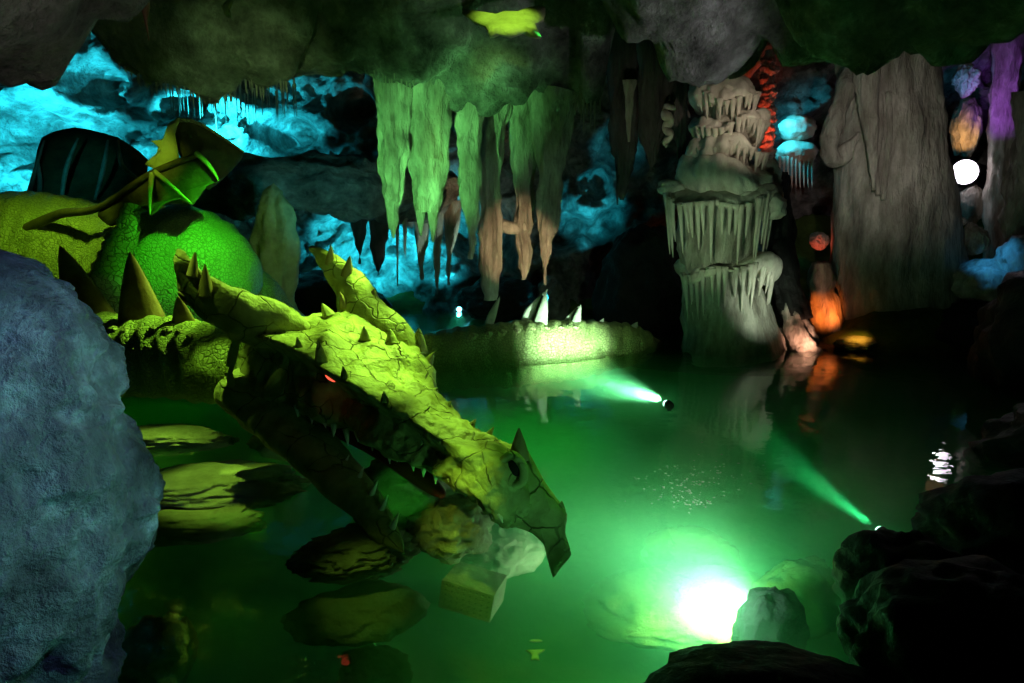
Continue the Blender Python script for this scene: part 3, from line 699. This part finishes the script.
# ================================================================== PALE TIERED COLUMN
YC = 13.0; u = pxm(YC)
colo = empty('flowstone_column', at(727, 348, YC), 'pale tiered flowstone column with drips rising from the dark shore', 'column')
cp = [(70, 722, 17), (85, 724, 18), (110, 724, 20), (130, 726, 23), (160, 722, 26), (180, 718, 32), (205, 718, 38), (240, 716, 38), (270, 717, 34), (300, 722, 40), (330, 728, 46), (355, 730, 52)]
loft([(at(cx, py, YC), w * u, w * u) for py, cx, w in cp], 60, 8, V((0, 1, 0)), sec=flutes(9, .03), disp=lambda p, th, t: .05 * fbm(p, 1.8, 4) + .02 * fbm(p, 7, 3)).build('column_body', 'flow', colo)
def tier(py, cx, w, dome, skirt, nd, dl, seed, w2=None):
    """a cap that swells out of the column with drips running down from its rim"""
    rr = random.Random(seed); c = at(cx, py, YC)
    tl = V((rr.uniform(-.05, .05), rr.uniform(-.05, .02), 0))
    path = [(c + V((0, 0, dome * u)), w * .42 * u, w * .42 * u), (c + tl * .3 + V((0, 0, dome * .6 * u)), w * .78 * u, w * .78 * u), (c + tl + V((0, 0, dome * .12 * u)), w * u, w * u), (c + tl + V((0, 0, -skirt * .5 * u)), w * .97 * u, w * .97 * u), (c + tl * .6 + V((0, 0, -skirt * u)), w * .70 * u, w * .70 * u)]
    def dz(p, th, t): return .06 * fbm(p + V((seed * 3, 0, 0)), 1.6, 4) + .03 * math.sin(th * 11 + seed + 2 * math.sin(th * 3)) * (t > .3) + .03 * fbm(p, 8, 3) + .05 * (ridge(p + V((0, seed, 0)), 2.2, 3) - .5)
    o = loft(path, 80, 7, V((0, 1, 0)), disp=dz)
    for q in o.v:
        th = math.atan2(q.y - c.y, q.x - c.x); rim = min(1, math.hypot(q.x - c.x, q.y - c.y) / (w * u))
        q.z += rim ** 2 * (.10 * math.sin(th * 2 + seed * 1.7) + .05 * math.sin(th * 5 + seed)) * min(1, w / 40)
    o = o.build('flowstone_tier', 'cream', colo)
    for i in range(nd):
        a = math.pi * (1.04 + .92 * (i + .5) / nd) + rr.uniform(-.05, .05); rad = w * .97 * u
        zz = (.10 * math.sin(a * 2 + seed * 1.7) + .05 * math.sin(a * 5 + seed)) * min(1, w / 40); b = c + V((rad * math.cos(a), rad * math.sin(a), zz - skirt * .3 * u)); l = dl * u * rr.uniform(.45, 1.25)
        e = c + V((rad * .90 * math.cos(a + .03), rad * .90 * math.sin(a), zz - skirt * .3 * u - l))
        loft([(b + V((0, 0, .06)), .06, .06), (b.lerp(e, .3), .032, .032), (b.lerp(e, .8), .02, .02), (e, .006, .006)], 8, 4, V((0, 1, 0))).build('drip', 'cream', o)
tier(98, 725, 31, 22, 7, 13, 20, 1)
tier(126, 727, 36, 13, 6, 15, 20, 2)
tier(152, 727, 38, 12, 6, 15, 18, 3)
tier(178, 724, 44, 14, 6, 8, 8, 4)
tier(198, 718, 56, 14, 8, 22, 46, 5)
tier(266, 726, 47, 10, 6, 18, 40, 6)
rock(at(768, 206, YC - .35), (.28, .3, .22), 31, 4, .25).build('side_lobe', 'cream', colo)
rock(at(765, 178, YC + .1), (.24, .26, .3), 32, 4, .25).build('side_lobe', 'cream', colo)
rock(at(672, 188, YC), (.24, .26, .14), 33, 4, .2).build('side_lobe', 'cream', colo)

# ================================================================== BIG GREY CURTAIN COLUMN
YG = 14.0; ug = pxm(YG)
gc = empty('curtain_column', at(900, 345, YG), 'massive grey fluted flowstone column right of the pale tiered one', 'column')
gp = [(20, 885, 60), (60, 886, 46), (90, 888, 46), (120, 888, 50), (160, 891, 51), (200, 893, 56), (250, 895, 62), (300, 898, 68), (355, 900, 74)]
loft([(at(cx, py, YG), w * ug, w * ug * .7) for py, cx, w in gp], 90, 8, V((0, 1, 0)),
     disp=lambda p, th, t: .10 * fbm(V((p.x, p.y, p.z * .35)), 1.2, 3) + .05 * (ridge(V((p.x * 2.2, p.y * 2.2, p.z * .25)), 1, 3) - .5) + .02 * fbm(p, 6, 3)).build('column_body', 'flow', gc)
loft([(at(868, 40, YG - .6), .22, .2), (at(868, 75, YG - .65), .2, .18), (at(869, 110, YG - .7), .16, .15), (at(872, 150, YG - .75), .1, .1), (at(874, 190, YG - .7), .04, .04)], 30, 7, V((0, 1, 0)), sec=flutes(6, .05), disp=lambda p, th, t: .02 * math.sin(p.z * 40) * .3 + .03 * fbm(p, 2, 3)).build('rib', 'flow', gc)
for a in ([(880, 95), (881, 130), (876, 165), (878, 195)], [(888, 92), (890, 130), (886, 170), (883, 200)], [(872, 120), (876, 150), (872, 185)]):
    loft([(at(p[0], p[1], YG - .62), .05, .05) for p in a], 8, 6, V((0, 1, .01))).build('rib', 'flow', gc)
loft([(at(856, 70, YG - .3), .18, .16), (at(843, 98, YG - .4), .16, .14), (at(833, 125, YG - .4), .15, .13), (at(828, 148, YG - .4), .13, .12), (at(838, 160, YG - .4), .12, .11), (at(850, 146, YG - .4), .13, .12), (at(862, 135, YG - .4), .12, .1)], 24, 8, V((0, 1, .01)), disp=lambda p, th, t: .09 * fbm(p, 2.5, 4)).build('side_loop', 'flow', gc)
loft([(at(916, 55, YG - .2), .33, .2), (at(917, 100, YG - .25), .32, .2), (at(915, 150, YG - .3), .36, .22), (at(915, 200, YG - .4), .3, .2), (at(905, 250, YG - .4), .2, .2)], 40, 7, V((0, 1, 0)), disp=lambda p, th, t: .05 * fbm(p, 2, 4)).build('curtain_fold', 'flow', gc)

# ================================================================== RED AND ORANGE CORNER
# slender beaded column
bead = empty('beaded_column', at(768, 168, 15.2), 'slender knobbly red-lit column hanging behind the pale tiered one', 'column')
y = 15.2; mb = MB()
loft([(at(770, 50, y), .09, .09), (at(768, 170, y), .08, .08)], 12, 10, V((0, 1, 0))).build('core', 'flow', bead)
for i in range(13):
    py = 62 + 8.3 * i; rock(at(768 + 1.5 * math.sin(i * 2.3), py, y), (.125 + .02 * math.sin(i * 1.9), .13, .10), 40 + i, 4, .45).build('bead', 'flow', bead)
tag(loft([(at(762, 60, 15.5), .08, .08), (at(748, 72, 15.5), .09, .09), (at(738, 90, 15.5), .08, .08), (at(736, 115, 15.5), .07, .07)], 16, 7, V((0, 1, .01)), disp=lambda p, th, t: .02 * fbm(p, 4, 3)).build('arched_root', 'flow'), 'curved red-lit rock root arching from the ceiling beside the beaded column', 'rock')
# cyan mushroom caps behind
for lb, px, py, w in (('upper cyan mushroom-like rock shelf behind the beaded column', 797, 128, 17), ('lower cyan mushroom-like rock shelf behind the beaded column', 796, 154, 20)):
    sh = empty('rock_shelf', at(px, py + 8, 16), lb, 'rock shelf')
    rock(at(px, py, 16), (w * pxm(16), .35, .24), int(w), 4, .18).build('cap', 'cream', sh)
    for i in range(9 if w > 18 else 0):
        q = px - w * .8 + i * w * .2; loft([(at(q, py + 2, 15.75), .035, .035), (at(q, py + 26, 15.75), .02, .02), (at(q + .3, py + 34, 15.75), .004, .004)], 7, 4, V((0, 1, 0))).build('drip', 'cream', sh)
# leaning trunk and orange stones on the shore
lp = empty('leaning_pillar', at(806, 352, 12.75), 'dark leaning rock pillar with a pink-lit foot beside the pale column', 'pillar')
ld = lambda p, th, t: .06 * fbm(p, 2.5, 4) + .03 * fbm(p, 8, 3)
loft([(at(776, 175, 13.6), .22, .2), (at(778, 220, 13.4), .24, .22), (at(783, 262, 13.2), .24, .22), (at(790, 300, 13.0), .24, .22), (at(796, 322, 12.9), .24, .22)], 40, 10, V((0, 1, 0)), sec=flutes(6, .06), disp=ld).build('shaft', 'shaded_wetrock', lp)  # unlit look of the shaft put into its near-black colour
loft([(at(789, 302, 12.9), .10, .10), (at(793, 318, 12.85), .17, .16), (at(799, 334, 12.78), .21, .18), (at(804, 346, 12.74), .22, .2), (at(807, 355, 12.72), .22, .2)], 40, 10, V((0, 1, 0)), sec=flutes(5, .14), disp=ld).build('foot', 'flow', lp)  # paler material than the shaft, where the pink light falls
tag(loft([(at(822, 262, 13.6), .14, .13), (at(822, 280, 13.6), .24, .22), (at(822, 292, 13.6), .2, .2), (at(824, 310, 13.6), .28, .24), (at(826, 335, 13.6), .3, .26), (at(826, 356, 13.6), .3, .26)], 34, 7, V((0, 1, 0)), sec=flutes(5, .07), disp=lambda p, th, t: .04 * fbm(p, 3, 4)).build('stalagmite', 'flow'), 'stubby orange-lit stalagmite behind the leaning pillar', 'stalagmite')
rock_thing('rock', 'flat golden-orange rock on the shore at the right of the stubby stalagmite', at(856, 344, 12.9), (.34, .26, .13), 'slab', seed=51, amp=.25)
rock_thing('rock', 'small rounded red-lit rock above the stubby stalagmite', at(819, 241, 14.4), (.16, .16, .17), 'flow', seed=52)
rock_thing('rock', 'pink-lit rubble lump at the foot of the leaning pillar', at(781, 340, 12.9), (.13, .14, .2), 'flow', seed=53)
rock_thing('shore_rock', 'long low dark shelf of rock along the water under the columns', at(800, 358, 13.2), (3.2, .9, .24), 'shaded_wetrock', seed=54, amp=.08, freq=2.5)
rock_thing('shore_rock', 'dark rock mass between the dragon\'s tail and the pale column', at(650, 300, 15.2), (1.0, .8, 1.5), 'shaded_wetrock', seed=55)

# ================================================================== RIGHT SIDE
rock_thing('blue_lit_rock', 'round blue-lit boulder low on the right bank', at(992, 282, 13.2), (.62, .5, .38), 'flow', seed=60, amp=.2)
rock_thing('blue_lit_rock', 'blue-lit boulder at the right edge of the bank', at(1030, 262, 13.0), (.5, .5, .5), 'flow', seed=61)
rock_thing('small_rock', 'knobbly cyan-lit stone perched under the white lamp', at(974, 240, 13.8), (.2, .2, .26), 'flow', seed=62, amp=.3)
rock_thing('small_rock', 'tiny cyan-lit stone just below the lamp pedestal', at(960, 222, 13.9), (.1, .1, .08), 'flow', seed=63)
rock_thing('bank_rock', 'dark bank of rock below the blue boulders', at(1010, 345, 12.8), (1.2, .9, .75), 'shaded_wetrock', seed=64)
rock_thing('bank_rock', 'tall dark rock against the right edge of the photo above the water', at(1070, 350, 10.5), (1.1, 1.2, 1.1), 'shaded_wetrock', seed=65)
stal('tall purple-lit pillar at the far right beside the white lamp', [(0, 990, 1032), (60, 994, 1022), (110, 992, 1016), (160, 989, 1012), (210, 986, 1010), (290, 986, 1012)], 15.6, 'flow', 'pillar', cat='pillar', n=34)
stal('pale brown pillar at the right edge in front of the purple one', [(90, 1022, 1060), (130, 1018, 1060), (180, 1014, 1060), (215, 1010, 1060), (240, 1006, 1060), (300, 1000, 1060)], 13.9, 'flow', 'pillar', cat='pillar', n=34, dn=.12)
rock_thing('hanging_rock', 'small orange-lit pocket of rock above the white lamp', at(966, 128, 16.2), (.26, .3, .55), 'flow', seed=66)
rock_thing('hanging_rock', 'small blue-lit rock high above the white lamp', at(965, 78, 15.9), (.2, .25, .28), 'flow', seed=67, amp=.4)

# mid-cave ledges
tag(loft([(at(150, 205, 14.6), .5, .3), (at(215, 188, 14.0), .8, .42), (at(290, 186, 13.6), .9, .46), (at(350, 188, 13.9), .9, .5), (at(410, 190, 14.6), .6, .45), (at(450, 188, 15.2), .5, .3)], 70, 12, disp=lambda p, th, t: .16 * fbm(p, 1.3, 4) + .1 * (ridge(p, 1.6, 3) - .5) + .04 * fbm(p, 6, 3)).build('rock_ledge', 'cave'), 'dark overhanging rock ledge across the back above the cyan pocket', 'rock ledge')
stal('tall dark stalagmite with a bright green ridge behind the dragon\'s belly', [(183, 273, 274), (192, 267, 281), (212, 259, 291), (245, 254, 294), (280, 252, 294), (320, 250, 296)], 11.6, 'slab', 'stalagmite', cat='stalagmite', depth=1.0, k=3, amp=.12)
rock_thing('rock', 'black rock mass at the far waterline behind the dragon\'s horn', at(320, 300, 15.0), (1.2, .7, .55), 'shaded_wetrock', seed=70)
rock_thing('rock', 'dark low rock at the far shore under the brown stalactite column', at(500, 300, 16.0), (.8, .6, .45), 'shaded_wetrock', seed=71)
rock_thing('rock', 'cyan-lit rock at the far waterline behind the dragon\'s tail fins', at(552, 302, 16.0), (.35, .4, .45), 'cave', seed=72)

# ceiling details
tag(pillow([at(p[0], p[1], 9.35 - .028 * (p[1] - 22)) for p in [(462, 12), (474, 14), (488, 18), (503, 13), (520, 13), (534, 8), (545, 8), (544, 20), (535, 25), (541, 38), (526, 32), (511, 37), (498, 34), (490, 37), (486, 27), (474, 22)]], .06, 5, 2).build('rock_flake', 'slab'), 'ragged bright lime-green flake of rock in the ceiling above the stalactites', 'rock')
tag(pillow([at(p[0], p[1], 8.0) for p in [(222, 6), (228, 0), (234, -2), (231, 5), (229, 12), (231, 18), (226, 16)]], .03, 3, 3).build('rock_flake', 'slab'), 'tiny lime-green flake of rock at the top left of the ceiling', 'rock')
tag(loft([(at(143, -12, 5.5), .022, .022), (at(145, 6, 5.5), .03, .03), (at(146, 20, 5.5), .012, .012), (at(149, 41, 5.5), .003, .003)], 10, 6, V((0, 1, 0))).build('hanging_root', 'root'), 'thin reddish root dangling from the ceiling at the upper left', 'root')
for px, py, s, lb in ((290.5, 187.5, .02, 'dim left one of two tiny red lights in the dark crack'), (297, 189.5, .03, 'brighter right one of two tiny red lights in the dark crack'), (463, 185, .02, 'tiny orange-red light between the stalactites')):
    rock_thing('indicator_light', lb, at(px, py, 12.85 if px < 400 else 13.8), (s * 1.4, s, s), 'redled', 'light', seed=1, sub=2, amp=0, fine=0)

# ================================================================== LAMPS
def lamp(label, p, aim, lens, r, name='lamp', l=.22):
    p = V(p); aim = V(aim); d = (aim - p).normalized(); e = empty(name, p - V((0, 0, r * 1.3)), label, 'lamp')
    loft([(p - d * l, r * .6, r * .6), (p - d * l * .8, r * .95, r * .95), (p - d * .02, r * 1.08, r * 1.08), (p - d * .01, r * 1.08, r * 1.08)], 24, 3, V((0, .02, 1))).build('housing', 'metal', e)
    loft([(p - d * .015, r * .98, r * .98), (p + d * r * .45, r * .85, r * .85), (p + d * r * .8, r * .5, r * .5), (p + d * r * .92, r * .1, r * .1)], 24, 4, V((0, .02, 1))).build('lens', lens, e)
    boxmb(p - V((0, 0, r * 1.2)) - d * l * .5, (r * .5, r * .2, r * .25)).build('bracket', 'metal', e, smooth=False)
    return d
def spot(p, aim, color, power, size, blend=.4, rad=.06, name='spot_light'):
    L = bpy.data.lights.new(name, 'SPOT'); L.energy = power; L.color = color; L.spot_size = R(size); L.spot_blend = blend; L.shadow_soft_size = rad
    o = bpy.data.objects.new(name, L); COL.objects.link(o); o.location = p
    o.rotation_euler = (V(aim) - V(p)).to_track_quat('-Z', 'Y').to_euler(); return o
def point(p, color, power, rad=.1, name='point_light'):
    L = bpy.data.lights.new(name, 'POINT'); L.energy = power; L.color = color; L.shadow_soft_size = rad
    o = bpy.data.objects.new(name, L); COL.objects.link(o); o.location = p; return o

GRN = (.20, 1.0, .55)
# bright underwater lamp near the viewer
p = onwater(756, 618, -.42); a = onwater(704, 604, -.52); d = lamp('brightest underwater lamp, hidden by an added dark rock and flooding the sunken stone beside it', p, a, 'lens_green', .07, 'underwater_lamp', .1)
spot(p + d * .1 + V((0, 0, .1)), onwater(706, 606, -.55), (.75, 1, .85), 700, 140, 1, .05); spot(onwater(700, 606, -.12), onwater(702, 606, -.6), (.5, 1, .8), 340, 140, 1, .06)  # second spot added above the stone to widen the glow
p = onwater(667, 404, -.05); a = at(566, 352, 11.9); d = lamp('farther small underwater lamp aiming at the dragon\'s tail', p, a, 'lens_green', .05, 'underwater_lamp', .1)
spot(p + d * .1, a, (.62, 1, .85), 4200, 40, 1, .03)
p = onwater(881, 532, -.05); a = onwater(755, 438, -.3); d = lamp('small underwater lamp at the right shooting a thin beam across the dark water', p, a, 'lens_green', .045, 'underwater_lamp', .1)
spot(p + d * .1, a, (.12, 1, .6), 1300, 12, 1, .02)
p = at(459, 304, 17.0); p.z = .05; d = lamp('small cyan lamp at the far waterline under the stalactites', p, p + V((0, -1, .1)), 'lens_cyan', .055, 'waterline_lamp')
spot(p + d * .15, p + V((0, -1, -.25)), (.1, .75, 1), 90, 120, .6, .02)
p = at(965, 172, 15.8); d = lamp('dazzling white floodlight on the right-hand bank', p, V((0, 0, 2.4)), 'lens_white', .24, 'floodlight', .3)
spot(p + d * .25, at(860, 200, 12.0), (.9, .85, 1.0), 12, 100, 1, .1)
rock_thing('pedestal', 'plain grey stone block under the white floodlight', at(970, 205, 15.9), (.26, .26, .40), 'flow', 'pedestal', seed=80, amp=.06)

# lime lamps in the ceiling opening behind the dragon's head, green lamp beside them over the water; added fills below
LIME = (.46, 1, .09)
for aim, pw, sz in ((at(300, 318, 6.5), 1300, 15), (at(380, 365, 6.2), 1500, 15), (at(460, 435, 5.5), 900, 11), (at(345, 285, 7.1), 900, 10), (at(215, 300, 6.1), 900, 10), (at(540, 500, 5.05), 350, 9)):
    spot((.1, 8.7, 4.9), aim, LIME, pw * 1.8, sz, 1, .04)
spot((-3.3, 5.4, 3.6), at(205, 278, 6.1), LIME, 80, 9, 1, .04)  # added front-left fill on the near horn
spot((-.9, 8.4, 4.9), at(160, 340, 7.3), LIME, 2000, 22, 1, .04)
spot((-2.9, 5.8, 4.3), onwater(218, 484, .1), LIME, 520, 17, .7, .03); spot((-.9, 8.4, 4.9), onwater(175, 436, .1), LIME, 400, 9, .5, .03)  # first is an added fill on the flat slab
spot((-.4, 8.6, 4.9), onwater(285, 442, .1), LIME, 300, 6, .5, .03); spot((-.5, 3.4, 1.9), onwater(455, 526, .12), (.62, 1, .08), 60, 13, .8, .03); spot((-.1, 3.6, 1.1), onwater(408, 492, .35), (.06, 1, .05), 50, 12, .8, .03)  # last two are added low front fills on the rocks
spot((.4, 8.8, 5.0), onwater(515, 425, 0), (.05, 1, .12), 1400, 32, 1, .05)
spot((1.0, 8.0, 5.0), onwater(560, 540, -.2), (.22, 1, .04), 1300, 26, 1, .05)
spot((1.0, 6.6, 4.6), onwater(600, 640, -.2), (.10, 1, .04), 300, 24, 1, .05)
spot((-.6, 3.5, 3.4), onwater(482, 580, -.3), LIME, 420, 11, 1, .05)  # added front fill on the crate
spot((-.9, 3.4, 3.6), onwater(366, 610, -.3), LIME, 90, 11, 1, .05)  # added front fill on the submerged slab
spot((-.05, 8.6, 5.3), (-.08, 9.3, 4.3), (.5, 1, .08), 110, 46, .6, .04)
spot((-2.2, 7.3, 3.7), at(195, 262, 9.1), (.07, 1, .03), 620, 36, .9, .1)       # belly
spot((-4.2, 7.9, 4.0), at(40, 258, 9.6), (.5, 1, .06), 300, 46, .9, .1)      # shoulder
spot((-3.4, 6.6, 4.3), at(152, 158, 8.9), (.6, 1, .08), 190, 17, 1, .05)      # wing
spot((1.6, 9.4, 1.1), at(575, 325, 12.2), (.60, 1, .62), 80, 60, 1, .05)
spot((-2.5, 9.0, 3.2), at(278, 235, 11.2), (.35, 1, .05), 36, 40, 1, .05)
spot((-1.6, 9.6, 2.0), at(300, 190, 13.6), (.05, .8, .75), 130, 44, 1, .1)       # added teal wash on the mid-cave ledge
# blue on the near boulder
spot((.25, .9, 3.2), at(40, 370, 2.2), (.20, .38, 1), 100, 50, .9, .04)
spot((.5, 2.5, 2.9), at(112, 420, 2.3), (.6, .9, .9), 34, 40, 1, .03)
spot((.5, 2.4, 1.6), at(120, 480, 2.2), (.18, 1, .75), 70, 60, 1, .04)
spot((.7, 3.6, .35), at(505, 482, 5.0), (.2, 1, .35), 16, 50, 1, .05)  # added green fill on the snout, standing in for water glow
# green on the stalactites, tan on their tips
spot((-1.6, 7.8, .6), at(430, 150, 10.3), (.20, 1, .24), 1100, 40, 1, .05)
spot((1.0, 7.2, .5), at(520, 248, 10.9), (1, .68, .38), 700, 18, .6, .03)
# cyan wall wash
CY = (.02, .74, 1)
def wash(src, aim, pw, size=80):
    spot(at(*src), at(*aim), CY, pw, size, .7, .03)
wash((-20, 215, 12.6), (25, 105, 15.5), 3000, 66)
spot((-5.6, 9.2, 3.2), at(85, 175, 12.2), CY, 40, 30, 1, .05)  # added faint cyan fill on the far wing
wash((75, 190, 14.0), (70, 70, 16.0), 700, 50)
wash((215, 160, 15.4), (215, 110, 17.5), 2600, 85)
wash((258, 160, 15.6), (300, 100, 17.6), 500, 60)
wash((150, 170, 14.8), (130, 130, 16.8), 160, 60)
wash((385, 296, 16.0), (375, 250, 17.6), 1300, 80)
wash((440, 292, 16.2), (440, 240, 17.8), 500, 70)
wash((590, 262, 16.0), (588, 215, 17.8), 320, 46)
wash((545, 300, 15.6), (555, 285, 17.0), 160, 60)
wash((615, 200, 14.8), (617, 160, 17.0), 160, 26)
# pale column
spot((4.2, 9.6, .6), at(752, 290, 13), (.78, 1, .78), 360, 30, 1, .05)
spot((1.4, 8.6, .6), at(728, 220, 13), (.7, 1, .6), 230, 26, 1, .05)
spot((4.0, 9.6, 3.4), at(727, 125, 13), (1, .86, .70), 170, 32, 1, .05)
spot((4.2, 9.2, 3.3), at(880, 150, 14), (1, .92, .88), 210, 48, 1, .05)
spot((3.4, 6.4, 2.4), at(690, 45, 8.2), (.9, .92, 1), 150, 40, 1, .05)
spot((-2.2, 6.8, 3.0), at(250, 72, 9.0), (.55, 1, .35), 75, 44, 1, .05)
spot((.8, 7.6, 2.2), at(450, 80, 10), (.28, 1, .32), 130, 44, 1, .05)
# red and orange
spot(at(752, 165, 14.6), at(767, 95, 15.2), (1, .08, .03), 90, 80, .7, .04)
spot(at(846, 322, 12.7), at(822, 310, 13.6), (1, .20, .03), 110, 56, 1, .04); spot(at(812, 262, 14.0), at(819, 241, 14.4), (1, .12, .06), 12, 70, 1, .03)
spot((1.0, 7.6, 1.6), at(648, 110, 11.8), (1, .85, .7), 60, 22, 1, .05); spot(at(812, 356, 12.2), at(800, 330, 12.9), (1, .50, .35), 40, 80, 1, .03); spot(at(862, 322, 12.6), at(856, 344, 12.9), (1, .45, .05), 16, 70, 1, .04)  # first spot is an added warm fill on the dark draperies
spot(at(775, 120, 15.5), at(800, 140, 16.2), (.04, .7, 1), 60, 100, .5, .04)
# right bank
spot(at(975, 210, 12.4), at(1000, 275, 13.2), (.04, .40, 1), 100, 46, 1, .04); spot(at(955, 92, 15.3), at(966, 76, 15.9), (.08, .45, 1), 14, 60, .5, .03)
spot(at(985, 150, 14.4), at(1004, 90, 15.6), (.42, .10, 1), 130, 60, 1, .04); spot(at(955, 150, 15.6), at(967, 125, 16.2), (1, .5, .15), 30, 70, .5, .03)
# added dim fills under the ceiling, standing in for bounced light
spot((-1.2, 5.0, 1.4), at(330, 40, 9), (.5, 1, .35), 8, 80, .9, .2); spot((-.1, 2.0, 2.3), at(60, 25, 3.6), (1, .95, .9), 40, 56, 1, .1)

# ================================================================== CAMERA, WORLD, VIEW
cam = bpy.data.cameras.new('camera'); cam.sensor_width = 36; cam.lens = F / 1024 * 36; cam.clip_start = .05
co = bpy.data.objects.new('camera', cam); COL.objects.link(co); co.location = (0, 0, H); co.rotation_euler = (R(90) - PITCH, 0, 0)
sc = bpy.context.scene; sc.camera = co
w = bpy.data.worlds.new('world'); sc.world = w; w.use_nodes = True
w.node_tree.nodes['Background'].inputs['Color'].default_value = (.2, .6, .5, 1); w.node_tree.nodes['Background'].inputs['Strength'].default_value = 0.0
vsn = sc.view_settings; sc.display_settings.display_device = 'sRGB'; vsn.view_transform = 'Standard'; vsn.look = 'None'; vsn.gamma = 1; vsn.exposure = 0.0; vsn.use_curve_mapping = False
try:
    sc.cycles.use_denoising = True; sc.cycles.max_bounces = 6; sc.cycles.diffuse_bounces = 3; sc.cycles.volume_bounces = 1; sc.cycles.transparent_max_bounces = 12; sc.cycles.sample_clamp_indirect = 4; sc.cycles.caustics_reflective = False
except Exception as e: print(e)
